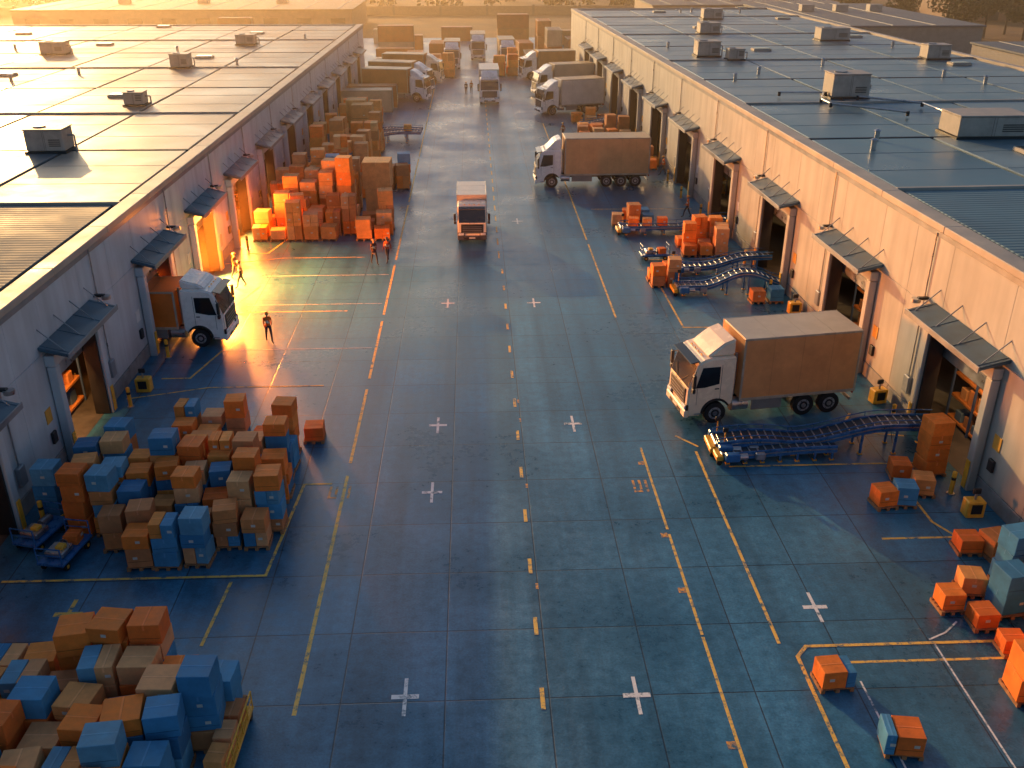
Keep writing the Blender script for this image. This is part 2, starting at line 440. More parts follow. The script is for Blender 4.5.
        if j%2==0: r.b2(S(.80),S(depth-.55),yy-.12,yy+.12,h-.335,h-.02,COPE,bv=.03)
        else: r.b2(S(.80),S(depth-.55),yy-.08,yy+.08,h-.335,h-.12,SEAM,bv=.02)
        yy=yy+cellY; j+=1
    for k in range(18):
        dd=random.uniform(3,depth-4); y_=random.uniform(30,y1-6)
        r.cyl((S(dd),y_,h+.12),.14,.6,'z',STEEL,n=10); r.cyl((S(dd),y_,h+.47),.24,.1,'z',STEEL,n=10,r2=.05)
    r.obj('roof',parent=E)
    return E

LD=[17.0,27.6,37.2,48.0,57.2,66.4,76.2,86,96,106,116,126,136]
RD=[11,22.4,33.8,44.8,56.2,67.8,79.2,90.6,102,113.4,124.8,136]
LX,LRZ,RX,RRZ=-17.6,-.0125,20.6,.033
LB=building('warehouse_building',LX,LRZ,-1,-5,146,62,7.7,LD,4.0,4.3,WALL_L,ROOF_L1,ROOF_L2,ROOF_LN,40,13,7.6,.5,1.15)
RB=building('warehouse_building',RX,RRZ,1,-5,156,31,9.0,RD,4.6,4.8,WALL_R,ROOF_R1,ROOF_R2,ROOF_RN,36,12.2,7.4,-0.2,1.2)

def hvac(x,y,z,sx,sy,sz,rz=0,fan=True):
    b=B()
    b.b2(-sx/2-.1,sx/2+.1,-sy/2-.1,sy/2+.1,0,.15,BLACK)
    b.b2(-sx/2,sx/2,-sy/2,sy/2,.151,sz,HVAC,bv=.05)
    b.b2(-sx/2-.04,sx/2+.04,-sy/2-.04,sy/2+.04,sz+.001,sz+.08,HVAC,bv=.02)
    if fan: b.cyl((-sx*.2,0,sz+.12),min(sx,sy)*.22,.08,'z',TRIM,n=18)
    for sg in (-1,1): b.b2(sg*sx*.02-.008,sg*sx*.02+.008,-sy/2-.004,-sy/2-.001,.2,sz-.05,BLACK)
    for k in range(4): b.b2(sx*.12,sx*.42,-sy/2-.03,-sy/2-.001,.45+k*.12,.50+k*.12,BLACK)
    b.b2(sx*.1,sx*.45,sy/2+.001,sy/2+.03,.3,sz-.2,TRIM)
    b.seg((sx/2+.4,0,.0),(sx/2+.4,0,sz*.7),.06,STEEL); b.seg((sx/2+.4,0,sz*.7),(sx/2-.1,0,sz*.7),.06,STEEL)
    return b.obj('rooftop_air_unit',(x,y,z),rz)
for a in ((-26.3,60.5,7.54,2.3,1.7,1.4),(-26.4,77.5,7.54,1.5,1.3,1.0),(-29,100,7.54,1.8,1.6,1.3),(-27,121,7.54,2.2,1.8,1.1),(-46,112,7.54,2.6,2,1.3)): hvac(*a)
for a in ((30.5,56.5,8.84,4.2,2.6,1.3),(27.4,71,8.84,2.7,2.1,1.7),(22.8,96,8.84,2.2,2,1.4),(24.8,93,8.84,1.5,1.4,1.0),(40,110,8.84,3.2,2.2,1.3),(28,118,8.84,2.4,2,1.2),(44,93,8.84,2.2,1.8,1.3),(33,138,8.84,2.6,2,1.3)): hvac(*a,fan=a[3]<4)
def roof_pipe(pts,r=.07):
    b=B()
    for p,q in zip(pts[:-1],pts[1:]): b.seg(p,q,r,STEEL)
    for p in pts: b.cyl((p[0],p[1],p[2]-.1),r*1.6,.3,'z',BLACK,n=10)
    return b.obj('roof_pipe')
roof_pipe([(25.8,71,9.2),(24.6,68,9.2),(24.6,66,9.2),(28.5,62.5,9.2)]); roof_pipe([(22.5,71,9.2),(25.9,70.8,9.2)])
roof_pipe([(31,58.5,9.2),(31,66,9.2),(27.6,69,9.2)])

for (bx,rz,doors,s,inner) in ((LX,LRZ,LD[1:7],-1,1.9),(RX,RRZ,RD[2:7],1,2.3)):
    for d in doors:
        if s<0 and (abs(d-48)<1 or abs(d-57.2)<1 or abs(d-66.4)<1): continue
        wx=bx+s*inner+(-math.sin(rz))*d
        storage_rack(5.6,wx,d+.6,R(90)+rz)

# ------------------------------------------------------------------ trucks
def truck(name,x,y,head,L=8.0,Hb=4.0,W=2.5,cab=(.78,.74,.68),box=(.46,.25,.12),top=(.5,.5,.48),sc=1,rear=2,short=False,Hd=None):
    E=empty(name,(x,y,0),head); E.scale=(sc,)*3
    f=L/2; Hd=Hd or Hb
    b=B(); ax=f-1.35
    arch=[(ax+.62*math.cos(R(a)),.54+.62*math.sin(R(a))) for a in range(150,-1,-15)]
    prof=[(f-.03,.42),(f,.95),(f-.02,1.75),(f-.38,2.92),(f-.60,3.10),(f-1.0,3.2),(f-2.15,3.2),(f-2.15,.85)]+arch+[(ax+.62,.42)]
    b.prism(prof,-W/2+.04,W/2-.04,PAINT,cab,bv=.085,seg=3)
    if not short:
        b.prism([(f-.8,3.16),(f-1.15,3.45),(f-1.6,Hd-.22),(f-2.12,Hd-.04),(f-2.12,3.16)],-W/2+.22,W/2-.22,PAINT,cab,bv=.09,seg=3)
    b.obj('cab_body',parent=E)
    g=B()
    d=Vector((-.36,1.17)).normalized(); n=Vector((d.y,-d.x)); p0=Vector((f-.02,1.75))
    q=[p0+d*.06-n*.05,p0+d*.06+n*.014,p0+d*1.14+n*.014,p0+d*1.14-n*.05]
    g.prism([(v.x,v.y) for v in q],-W/2+.15,W/2-.15,GLASS,bv=.01)
    for sg in (-1,1):
        ya,yb=sorted((sg*(W/2-.06),sg*(W/2-.028)))
        g.prism([(f-.34,1.82),(f-.60,2.78),(f-1.42,2.78),(f-1.42,1.95),(f-.75,1.82)],ya,yb,GLASS)
    g.obj('windows',parent=E)
    k=B()
    k.b2(f-.05,f+.035,-.92,.92,.92,1.70,BLACK,bv=.03)
    for i in range(4): k.b2(f+.036,f+.055,-.8,.8,1.02+i*.15,1.06+i*.15,TRIM)
    k.b2(f-.12,f+.09,-W/2+.05,W/2-.05,.36,.74,PAINT,cab if not short else (.08,.08,.09),.05)
    k.b2(f+.091,f+.1,-.7,.7,.42,.6,BLACK)
    k.b2(f+.101,f+.11,-.26,.26,.5,.61,ANY,(.7,.7,.65))
    for sg in (-1,1):
        k.box((f+.02,sg*(W/2-.34),.86),(.14,.46,.2),LENS,bv=.03)
        k.box((f-.02,sg*(W/2-.34),.86),(.13,.56,.28),BLACK,bv=.03)
        k.box((f-.16,sg*(W/2+.17),2.25),(.14,.2,.62),BLACK,bv=.04)
        k.box((f-.16,sg*(W/2+.15),1.8),(.14,.22,.22),BLACK,bv=.04)
        k.seg((f-.3,sg*(W/2-.05),2.62),(f-.16,sg*(W/2+.17),2.5),.025,BLACK)
        for xx,za,zb in ((f-.42,1.0,1.8),(f-1.5,1.1,2.85)): k.b2(xx-.008,xx+.008,sg*(W/2-.04),sg*(W/2-.034),za,zb,BLACK)
        k.box((f-1.33,sg*(W/2-.03),1.72),(.2,.04,.05),BLACK,bv=.01)
        k.box((f-.52,sg*(W/2-.08),.55),(.34,.12,.06),STEEL)
        ya,yb=sorted((sg*(W/2-.3),sg*(W/2-.01)))
        ring=[(ax+.69*math.cos(R(a)),.54+.69*math.sin(R(a))) for a in range(155,-6,-15)]+[(ax+.60*math.cos(R(a)),.54+.60*math.sin(R(a))) for a in range(-5,156,15)]
        k.prism(ring,ya,yb,BLACK)
        k.cyl((f-2.5,sg*.95,.78),.3,.75,'x',STEEL,n=16)
        k.b2(-f+.1+1.4*rear+.6,f-3.05,sg*(W/2-.12),sg*(W/2-.05),.5,1.02,BOXP,(.2,.2,.2),.01)
        k.box((-f-.02,sg*(W/2-.35),.92),(.06,.4,.14),REDL,bv=.01)
        k.cyl((f-2.28,sg*.8,2.2),.07,2.0,'z',STEEL,n=10)
    k.box((f-.27,0,3.0),(.42,W-.3,.05),GLASS,rot=Matrix.Rotation(R(14),4,'Y'),bv=.015)
    for i in (-1,1): k.seg((f+.04,i*.15,1.76),(f-.14,i*.75,2.3),.012,BLACK,n=5)
    for i in (-.6,-.2,.2,.6): k.box((f-.72,i,3.18),(.06,.12,.05),YEL,bv=.01)
    for sg in (-1,1): k.b2(-f+.05,f-.6,sg*.42-.05,sg*.42+.05,.72,.98,BLACK)
    k.b2(-f+.02,-f+.12,-W/2+.15,W/2-.15,.5,.64,STEEL,bv=.01)
    k.obj('trim_and_chassis',parent=E)
    c=B(); x0,x1=-f,f-2.42; zb=1.12
    c.b2(x0,x1,-W/2,W/2,zb,Hb,BOXP,box,.03)
    c.b2(x0+.03,x1-.03,-W/2+.03,W/2-.03,Hb+.001,Hb+.012,BOXP,top)
    al=(.42,.37,.30)
    for sg in (-1,1):
        ya,yb=sorted((sg*(W/2-.03),sg*(W/2+.018)))
        c.b2(x0-.01,x1+.01,ya,yb,Hb-.08,Hb+.02,PAINT,al,.01)
        c.b2(x0-.01,x1+.01,ya,yb,zb-.1,zb+.04,PAINT,al,.01)
        for xx in (x0+.04,x1-.04): c.b2(xx-.05,xx+.05,ya,yb,zb+.041,Hb-.081,PAINT,al,.01)
        nn=int((x1-x0)/1.2)
        for i in range(1,nn): 
            xx=x0+i*(x1-x0)/nn; ys=sg*(W/2)
            c.b2(xx-.01,xx+.01,*sorted((ys,ys+sg*.005)),zb+.05,Hb-.09,BOXP,tuple(q*.8 for q in box))
            c.b2(xx-.02,xx+.02,0,sg*(W/2-.04),Hb+.013,Hb+.02,BOXP,tuple(q*.9 for q in top))
    for i in (-.6,-.25,.25,.6): c.seg((x0-.03,i,zb+.1),(x0-.03,i,Hb-.15),.02,STEEL,n=6)
    c.b2(x0-.012,x0-.001,-.01,.01,zb+.1,Hb-.1,BLACK)
    c.obj('cargo_body',parent=E)
    w=B()
    axs=[(ax,1)]+[(-f+1.15+i*1.25,0) for i in range(rear)]
    for xx,fr in axs:
        for sg in (-1,1):
            yy=sg*(W/2-.2)
            w.cyl((xx,yy,.5),.5,.24,'y',TIRE,n=28,cap=False)
            for e in (-1,1):
                w.cyl((xx,yy+e*.1305,.5),.5,.021,'y',TIRE,n=28,r2=.5)
                w.cyl((xx,yy+e*.142,.5),.44,.02,'y',TIRE,n=28)
                w.cyl((xx,yy+e*.148,.5),.29,.03,'y',PAINT,(.30,.30,.31),n=20)
                w.cyl((xx,yy+e*.153,.5),.2,.03,'y',BLACK,n=16)
                w.cyl((xx,yy+e*.165,.5),.11,.06,'y',STEEL,n=12)
                for a in range(0,360,60): w.cyl((xx+.245*math.cos(R(a)),yy+e*.16,.5+.245*math.sin(R(a))),.025,.03,'y',BLACK,n=6)
        w.cyl((xx,0,.5),.08,W-.7,'y',BLACK,n=8)
    for i in range(rear):
        for sg in (-1,1):
            xx=-f+1.15+i*1.25
            w.b2(xx-.5,xx+.5,sg*(W/2-.38),sg*(W/2-.05),1.03,1.06,BLACK)
    w.obj('wheels',parent=E)
    return E
CREAM=(.86,.73,.56); WHT=(.86,.84,.80)
truck('box_truck',13.0,38.7,R(180+8.5),L=8.0,Hb=4.0,cab=CREAM,box=(.66,.32,.13),top=(.46,.41,.34))
truck('box_truck',10.1,81.5,R(181),L=9.7,Hb=4.15,cab=WHT,box=(.62,.36,.17),top=(.42,.30,.18),rear=3)
truck('delivery_truck',-.22,67.4,R(-90),L=7.2,Hb=3.55,cab=CREAM,box=(.66,.52,.38),top=(.74,.68,.6),sc=.84,rear=1,short=True)
truck('delivery_truck',2.1,127,R(-90),L=8.6,Hb=4.0,cab=WHT,box=(.60,.58,.52),top=(.6,.6,.58),rear=2)
truck('box_truck',-17.5,48.0,R(-2),L=8.6,Hb=3.1,cab=WHT,box=(.70,.19,.03),top=(.6,.2,.06),Hd=3.75)
for (x,y,h,L,bc,cc) in ((-9.8,127,R(-12),8.5,(.40,.16,.06),WHT),(-9.6,134,R(-15),8.5,(.50,.26,.10),WHT),(11.6,117,R(197),8,(.62,.6,.56),WHT),(12.0,131,R(195),8,(.45,.38,.3),WHT),
        (-8.5,143,R(-10),8.5,(.46,.2,.07),CREAM),(11.0,146,R(190),8,(.50,.25,.1),WHT),(1,172,R(-90),8.6,(.5,.4,.3),WHT),(-3.2,160,R(-90),8,(.5,.22,.08),WHT),(5.6,163,R(-88),8.5,(.6,.4,.2),WHT)):
    truck('box_truck',x,y,h,L=L,Hb=4.0,cab=cc,box=bc,top=(.42,.30,.18))

# ------------------------------------------------------------------ containers
def container(x,y,rz,L=6.1,col=(.35,.18,.08),h=2.6,z=0):
    b=B(); W=2.44
    b.b2(-L/2+.05,L/2-.05,-W/2+.05,W/2-.05,.06,h-.03,BOXP,col)
    for sx in (-1,1):
        for sy in (-1,1): b.box((sx*(L/2-.06),sy*(W/2-.06),h/2),(.14,.14,h),BOXP,tuple(q*.8 for q in col),.01)
    for sy in (-1,1):
        for z_ in (.08,h-.08): b.box((0,sy*(W/2-.05),z_),(L-.29,.1,.14),BOXP,tuple(q*.85 for q in col))
        xx=-L/2+.3
        while xx<L/2-.2: b.box((xx,sy*(W/2-.04),h/2),(.12,.06,h-.32),BOXP,col); xx+=.26
    xx=-L/2+.3
    while xx<L/2-.2: b.box((xx,0,h-.012),(.12,W-.3,.05),BOXP,col); xx+=.26
    for i in (-.7,-.25,.25,.7): b.seg((L/2,i,.15),(L/2,i,h-.15),.025,STEEL,n=6)
    return b.obj('shipping_container',(x,y,z),rz)
CC=[(.56,.18,.04),(.60,.24,.07),(.44,.13,.04),(.56,.30,.11),(.5,.38,.26),(.50,.16,.04)]
random.seed(5)
for (x,y,rz) in ((-12.8,119,3),(-12.5,122.5,0),(-11.5,150,5),(-9,157,90),(-12.5,163,0),(9.4,157,90),(-6,172,88),(9,172,92),(13.5,166,90),
                 (-13,173,2),(-12,184,0),(13,183,90),(-16,196,0),(18,178,90),(20,192,0),(8,196,0),(-3,200,0),(27,186,0),(-26,186,0),(-36,176,90),(-44,190,0),(36,188,0),(46,178,90)):
    c=random.choice(CC); container(x,y,R(rz+random.uniform(-2,2)),6.1,c)
    if random.random()<.3: container(x,y,R(rz),6.1,random.choice(CC),z=2.61)

# ------------------------------------------------------------------ pallets of boxes
ORG=[(.88,.23,.035),(.80,.18,.03),(.88,.30,.06)]
BRN=[(.80,.33,.10),(.66,.24,.075),(.82,.41,.17),(.56,.22,.085),(.74,.36,.16)]
BLU=[(.05,.23,.44),(.07,.28,.50),(.04,.17,.34),(.12,.33,.50)]
def pick(pb,po):
    r=random.random()
    c=random.choice(BLU if r<pb else (ORG if r<pb+po else BRN)); k=random.uniform(.85,1.08)
    return tuple(q*k for q in c)
def add_carton(b,cx,cy,z,w,d,h,rz,col,detail=True,axis=None):
    m0=b.mtx.copy(); b.mtx=m0@Matrix.Translation((cx,cy,z))@Matrix.Rotation(rz,4,'Z')
    b.b2(-w/2,w/2,-d/2,d/2,.003,h,CARD,col,.012)
    if detail:
        lt=tuple(min(1,q*1.15+.03) for q in col); dk=tuple(q*.5 for q in col)
        if (axis if axis is not None else random.random()<.5):
            b.b2(-w/2+.018,w/2-.018,-.026,.026,h+.0005,h+.004,CARD,lt)
            for sg in (-1,1): b.b2(*sorted((sg*(w/2),sg*(w/2+.004))),-.026,.026,h-.18,h-.02,CARD,lt)
            b.b2(-w/2+.018,w/2-.018,.027,.033,h+.0005,h+.003,CARD,dk)
        else:
            b.b2(-.026,.026,-d/2+.018,d/2-.018,h+.0005,h+.004,CARD,lt)
            for sg in (-1,1): b.b2(-.026,.026,*sorted((sg*(d/2),sg*(d/2+.004))),h-.18,h-.02,CARD,lt)
            b.b2(.027,.033,-d/2+.018,d/2-.018,h+.0005,h+.003,CARD,dk)
        if random.random()<.5:
            lx=random.uniform(-w*.3,w*.15); b.b2(lx,lx+.15,-d/2-.004,-d/2,h*.45,h*.45+.1,CARD,(.6,.58,.52))
        if random.random()<.4: b.b2(-w/2+.03,w/2-.03,-d/2-.003,-d/2,h*.30,h*.33,CARD,dk)
    b.mtx=m0
def pallet_base(b,w,d):
    for i in range(5):
        y=-d/2+.06+i*(d-.12)/4; b.b2(-w/2,w/2,y-.055,y+.055,.121,.145,WOOD)
    for i in (-1,0,1):
        x=i*(w/2-.06); b.b2(x-.06,x+.06,-d/2,d/2,.0,.12,WOOD)
def pallet_stack(x,y,rz,n,pb,po,w=.95,h=.72,detail=True,split=False,col=None,name='pallet_of_boxes'):
    b=B(); pallet_base(b,w+.04,w+.04); z=.147; same=col or pick(pb,po)
    for i in range(n):
        c=same if random.random()<.5 and col is None else (col or pick(pb,po))
        hh=h*random.choice((1,1,.8,1.12)) if col is None else h*random.uniform(.96,1.04)
        if col is not None:
            kk=random.uniform(.85,1.1); c=tuple(q*kk for q in col)
        j=lambda:random.uniform(-.04,.04)
        if split and random.random()<.5:
            for sg in (-1,1):
                add_carton(b,sg*w/4+j()*.3,j(),z,w/2-.02,w-.02,hh,R(random.uniform(-2,2)),c if random.random()<.6 else pick(pb,po),detail)
        else: add_carton(b,j(),j(),z,w*random.uniform(.93,1),w*random.uniform(.9,1),hh,R(random.uniform(-6,6)),c,detail)
        z+=hh+.003
    return b.obj(name,(x,y,.002),rz)
def cluster(x0,x1,y0,y1,lo,hi,pb,po,st=1.14,skip=.06,w=.95,h=.72,detail=True,mask=None,rz=0):
    y=y0
    while y<=y1:
        x=x0+random.uniform(-.2,.2)
        while x<=x1:
            if random.random()>skip and (mask is None or mask(x,y)):
                pallet_stack(x+random.uniform(-.03,.03),y+random.uniform(-.06,.06),R(rz+random.uniform(-5,5)),random.randint(lo,hi),pb,po,w=w*random.uniform(.93,1.05),h=h*random.uniform(.88,1.12),detail=detail,split=random.random()<.3)
            x+=st+random.uniform(0,.08)
        y+=st+.06
random.seed(52)
# cluster A (left, middle distance)
cluster(-13.0,-7.9,27.6,29.3,2,3,.36,.32,st=.95,w=.86,h=.62,mask=lambda x,y: not(x>-8.6 and y<28.2))
cluster(-14.6,-7.6,29.6,31.8,2,4,.32,.38,st=.95,w=.86,h=.62,skip=.02)
cluster(-13.9,-7.4,32.0,35.4,2,4,.26,.42,st=.95,w=.86,h=.62,skip=.03,mask=lambda x,y: not (x<-12.4 and y>34))
cluster(-16.0,-14.9,30.8,32.2,1,3,.4,.3,st=.95,w=.82,h=.6)
cluster(-7.0,-5.9,36.3,36.9,1,1,0,.6,w=.8,h=.55)
# cluster B (foreground left)
cluster(-14.6,-7.7,16.2,18.4,2,3,.38,.34,skip=.0,st=1.02,w=.94,h=.66)
cluster(-14.8,-7.3,19.4,22.2,2,4,.34,.36,skip=.02,st=1.02,w=.94,h=.62,mask=lambda x,y: not(x>-8.4 and y>21.4))
# far-left clusters
cluster(-15.3,-6.4,66.0,69.2,1,3,.02,.25,st=1.2,w=1.08,h=.85,skip=.05,rz=4)
cluster(-14.8,-8.6,70.2,74.4,3,5,.02,.25,st=1.3,w=1.1,h=.85,skip=.12)
cluster(-13.6,-8.8,77.5,83,2,5,.05,.45,st=1.3,w=1.15,h=.85,detail=False)
cluster(-7.4,-5.0,80.5,83,2,3,.1,.3,st=1.25,w=1.1,h=.85,detail=False)
cluster(-14,-9.5,89.5,97,2,4,.04,.4,st=1.4,w=1.2,h=.9,detail=False,skip=.2)
cluster(-14,-10.2,104,112,1,3,.05,.4,st=1.5,w=1.25,h=.9,detail=False,skip=.25)
for (x,y,n) in ((-7.4,72.6,2),(-12,101,2),(-11.2,99.3,2)):
    pallet_stack(x,y,R(3),n,0,0,w=2.1,h=2.0,col=(.62,.31,.12),name='large_crate_stack')
# right clusters
for (x,y,n,c,w,h) in ((18.35,32.6,4,ORG[0],.95,.58),(15.5,30.2,1,ORG[0],.8,.65),(16.3,30.3,1,BLU[1],.8,.75),(17.0,32.3,1,ORG[1],.8,.55),(17.35,31.0,1,BRN[0],.8,.65),
    (15.2,24.1,1,ORG[0],.75,.6),(15.9,23.2,1,ORG[1],.75,.5),(16.3,24.9,1,BRN[0],.8,.6),(17.0,23.9,2,BLU[0],.95,.75),(17.8,25.2,3,BLU[0],.9,.7),(18.0,23.6,2,ORG[2],.95,.75),(18.2,26.9,1,BRN[1],.9,.7),(17.3,27.2,1,ORG[1],.8,.5),
    (15.7,20.2,2,ORG[0],1.0,.75),(16.8,20.3,3,ORG[2],1.0,.75),(15.8,18.9,1,ORG[0],1.0,.75),(17.0,21.6,2,BRN[2],1.0,.8),(16.2,22.0,1,ORG[1],.7,.5)):
    pallet_stack(x,y,R(random.uniform(-9,9)),n,0,0,w=w,h=h,col=c)
def loose(x,y,rz,parts,name='taped_carton'):
    b=B(); pallet_base(b,1.0,.8)
    for (cx,cy,w,d,h,c) in parts: add_carton(b,cx,cy,.147,w,d,h,0,c)
    b.obj(name,(x,y,.002),rz)
loose(10.25,20.85,R(4),[(-.12,0,.7,.75,.6,ORG[0]),(.38,0,.26,.75,.55,BLU[0])])
loose(11.25,18.35,R(-8),[(.1,0,.72,.8,.65,ORG[1]),(-.42,0,.26,.8,.68,BLU[1])])
random.seed(8)
cluster(14.6,17.6,61.2,63.6,1,3,0,.6,st=1.0,w=.88,h=.66)
cluster(16.4,18,63.8,64.8,2,2,.1,.5,st=1.05,w=.92,h=.7)
cluster(10.6,13.6,68.8,70.4,1,2,.1,.5,st=1.05,w=.9,h=.7)
cluster(11.3,13.2,55.3,56.8,1,2,.05,.5,st=1.0,w=.85,h=.66)
cluster(15.7,18.2,52.2,52.8,1,1,.4,.3,st=1.0,w=.8,h=.6)
cluster(15.2,17,87,90,1,2,.1,.5,st=1.2,w=1.1,h=.8,detail=False)
cluster(11.8,16.5,101,105,1,2,.05,.4,st=1.4,w=1.2,h=.9,detail=False,skip=.2)
cluster(11.8,15.5,109,111,1,2,.05,.3,st=1.5,w=1.2,h=.9,detail=False,skip=.2)
cluster(-7.5,-3,148,156,1,3,.05,.5,st=2,w=1.6,h=1.0,detail=False,skip=.3)
cluster(4,8.5,149,156,1,3,.05,.5,st=2,w=1.6,h=1.0,detail=False,skip=.3)

# ------------------------------------------------------------------ conveyors
def conveyor(x,y,rz,L,zf,w=.85,boxes=(),name='belt_conveyor',n=26,rail=True):
    b=B(); P=[(L*i/n,zf(L*i/n)) for i in range(n+1)]
    def strip(off0,off1,y0,y1,m):
        prof=[(p[0],p[1]+off0) for p in P]+[(p[0],p[1]+off1) for p in P[::-1]]
        b.prism(prof,y0,y1,m)
    strip(-.03,.0,-w/2+.06,w/2-.06,BELT)
    for sg in (-1,1):
        a,c=sorted((sg*(w/2-.055),sg*(w/2+.03))); strip(-.24,.07,a,c,BLUEM)
        a,c=sorted((sg*(w/2+.031),sg*(w/2+.05))); strip(-.09,-.04,a,c,STEEL)
        if rail:
            for i in range(n): b.seg((P[i][0],sg*(w/2+.02),P[i][1]+.26),(P[i+1][0],sg*(w/2+.02),P[i+1][1]+.26),.024,BLUEM,n=6)
            for i in range(0,n+1,3): b.seg((P[i][0],sg*(w/2+.02),P[i][1]),(P[i][0],sg*(w/2+.02),P[i][1]+.26),.018,BLUEM,n=6)
    x_=.12
    while x_<L-.1:
        b.cyl((x_,0,zf(x_)+.012),.03,w-.15,'y',STEEL,n=8); x_+=.34
    i=1
    while i<n:
        for sg in (-1,1):
            z=P[i][1]; b.b2(P[i][0]-.04,P[i][0]+.04,sg*w/2-.035,sg*w/2+.035,.04,z-.23,BLUEM)
            b.b2(P[i][0]-.09,P[i][0]+.09,sg*w/2-.08,sg*w/2+.08,0,.04,YEL)
        b.seg((P[i][0],-w/2,.2),(P[i][0],w/2,P[i][1]-.28),.02,STEEL,n=6)
        i+=4
    b.box((.3,-w/2-.22,.42),(.6,.32,.36),BLUEM,bv=.04); b.cyl((.75,-w/2-.22,.42),.13,.36,'x',STEEL,n=14)
    b.box((.1,w/2+.2,.35),(.45,.3,.5),BLUEM,bv=.04); b.box((-.18,0,.3),(.3,w+.3,.22),YEL,bv=.04)
    b.cyl((-.02,0,P[0][1]-.06),.09,w-.1,'y',STEEL,n=12)
    b.cyl((-.2,w/2+.1,.12),.12,.08,'y',TIRE,n=14); b.cyl((-.2,-w/2-.1,.12),.12,.08,'y',TIRE,n=14)
    b.seg((.2,w/2+.1,.6),(.2,w/2+.1,1.15),.03,YEL); b.box((.2,w/2+.1,1.2),(.22,.08,.2),BLACK,bv=.02)
    b.cyl((.9,w/2+.16,.5),.09,.5,'x',BLUEM,n=12); b.box((1.5,-w/2-.14,.38),(.4,.2,.3),STEEL,bv=.03)
    for (bx,s,c) in boxes: add_carton(b,bx,0,zf(bx)+.045,s,s*.9,s*.8,R(random.uniform(-8,8)),c)
    return b.obj(name,(x,y,.002),rz)
def sm(t): t=max(0,min(1,t)); return t*t*(3-2*t)
conveyor(10.0,34.7,R(-1),9.3,lambda x:.55+.12*math.sin(x*.9)*(x<3.5)+.75*sm((x-3.0)/4.2)+.03*math.sin(x),w=.95)
conveyor(10.1,33.85,R(2),4.8,lambda x:.42+.16*sm(x/4),w=.6,name='roller_conveyor',rail=False)
conveyor(12.2,53.9,R(1),7.2,lambda x:.55+.8*sm((x-1.5)/2.5)-.75*sm((x-4.2)/2.5),w=.9,n=22)
conveyor(12.6,57.6,R(3),6.4,lambda x:.5+.6*sm((x-2)/3),w=.9,n=20)
conveyor(10.6,66.6,R(0),9,lambda x:.55+.5*sm((x-4)/3.5),w=.9,boxes=((.9,.7,ORG[0]),(1.9,.65,BRN[0]),(3.0,.7,ORG[1])))
conveyor(-11.4,100.5,R(-4),6,lambda x:.6+.5*sm(x/4),w=1.0,n=12,boxes=((4.6,.8,BRN[0]),))
conveyor(-12.4,103.5,R(-8),7,lambda x:.6+.3*sm(x/4),w=1.0,n=12)
conveyor(11.0,93.5,R(2),7,lambda x:.6+.5*sm(x/4),w=1.0,n=12,boxes=((1.0,.8,BRN[0]),(2.4,.8,ORG[0])))
conveyor(12.0,107,R(2),5.5,lambda x:.6+.5*sm(x/4),w=1.0,n=12)
def cart(x,y,rz,load=True):
    b=B()
    b.box((0,0,.36),(1.9,1.0,.12),BLUEM,bv=.03); b.box((0,0,.26),(1.5,.6,.1),BLACK)
    for sx in (-.65,.65):
        for sy in (-.42,.42): b.cyl((sx,sy,.15),.15,.09,'y',TIRE,n=16); b.cyl((sx,sy,.15),.07,.1,'y',YEL,n=10)
    for sx in (-.9,.9):
        b.seg((sx,-.45,.42),(sx,-.45,1.0),.025,BLUEM); b.seg((sx,.45,.42),(sx,.45,1.0),.025,BLUEM); b.seg((sx,-.45,1.0),(sx,.45,1.0),.025,BLUEM); b.seg((sx,-.45,.72),(sx,.45,.72),.02,BLUEM)
    b.seg((.95,0,.3),(1.6,0,.2),.03,YEL)
    b.box((-.3,0,.55),(.7,.7,.22),STEEL,bv=.04); b.cyl((.4,.1,.54),.14,.5,'x',STEEL,n=12); b.box((-.3,-.1,.72),(.3,.3,.14),YEL,bv=.03)
    if load: add_carton(b,.45,-.1,.424,.5,.5,.35,.1,ORG[1])
    return b.obj('parts_cart',(x,y,.002),rz)
cart(-14.6,28.0,R(80)); cart(-15.9,29.2,R(75),False); cart(12.0,60.6,R(4))
def trolley(x,y,rz):
    b=B()
    b.box((0,0,.3),(2.6,.7,.1),YEL,bv=.02)
    for sx in (-1.1,1.1):
        for sy in (-.28,.28): b.cyl((sx,sy,.13),.13,.08,'y',TIRE,n=14)
    for i in range(6): b.seg((-1.25+i*.5,.33,.35),(-1.25+i*.5,.33,.9),.022,YEL)
    b.seg((-1.25,.33,.9),(1.25,.33,.9),.028,YEL); b.seg((-1.25,.33,.62),(1.25,.33,.62),.02,YEL)
    for i in range(3): add_carton(b,-.8+i*.8,-.05,.352,.66,.5,.45,R(random.uniform(-6,6)),random.choice(BRN))
    return b.obj('yellow_platform_trolley',(x,y,.002),rz)
trolley(-6.85,19.0,R(-92))
def bollard(x,y):
    b=B(); b.cyl((0,0,.02),.16,.04,'z',STEEL,n=16); b.cyl((0,0,.5),.09,.95,'z',YEL,n=16); b.cyl((0,0,.985),.09,.04,'z',YEL,n=16,r2=.05)
    b.cyl((0,0,.7),.092,.12,'z',BLACK,n=16); b.obj('bollard',(x,y,0))
for d in LD[1:8]:
    for s in (-1,1): bollard(LX+.0125*d+1.0,d+s*2.6)
for d in RD[1:8]:
    for s in (-1,1): bollard(RX-.033*d-1.0,d+s*2.9)
def ctrl(x,y,rz):
    b=B(); b.box((0,0,.35),(.7,.5,.7),YEL,bv=.04); b.box((0,-.26,.4),(.4,.02,.4),BLACK); b.cyl((0,0,.85),.05,.3,'z',STEEL,n=10); b.box((0,0,1.05),(.3,.1,.22),BLACK,bv=.02)
    b.obj('control_cabinet',(x,y,.002),rz)
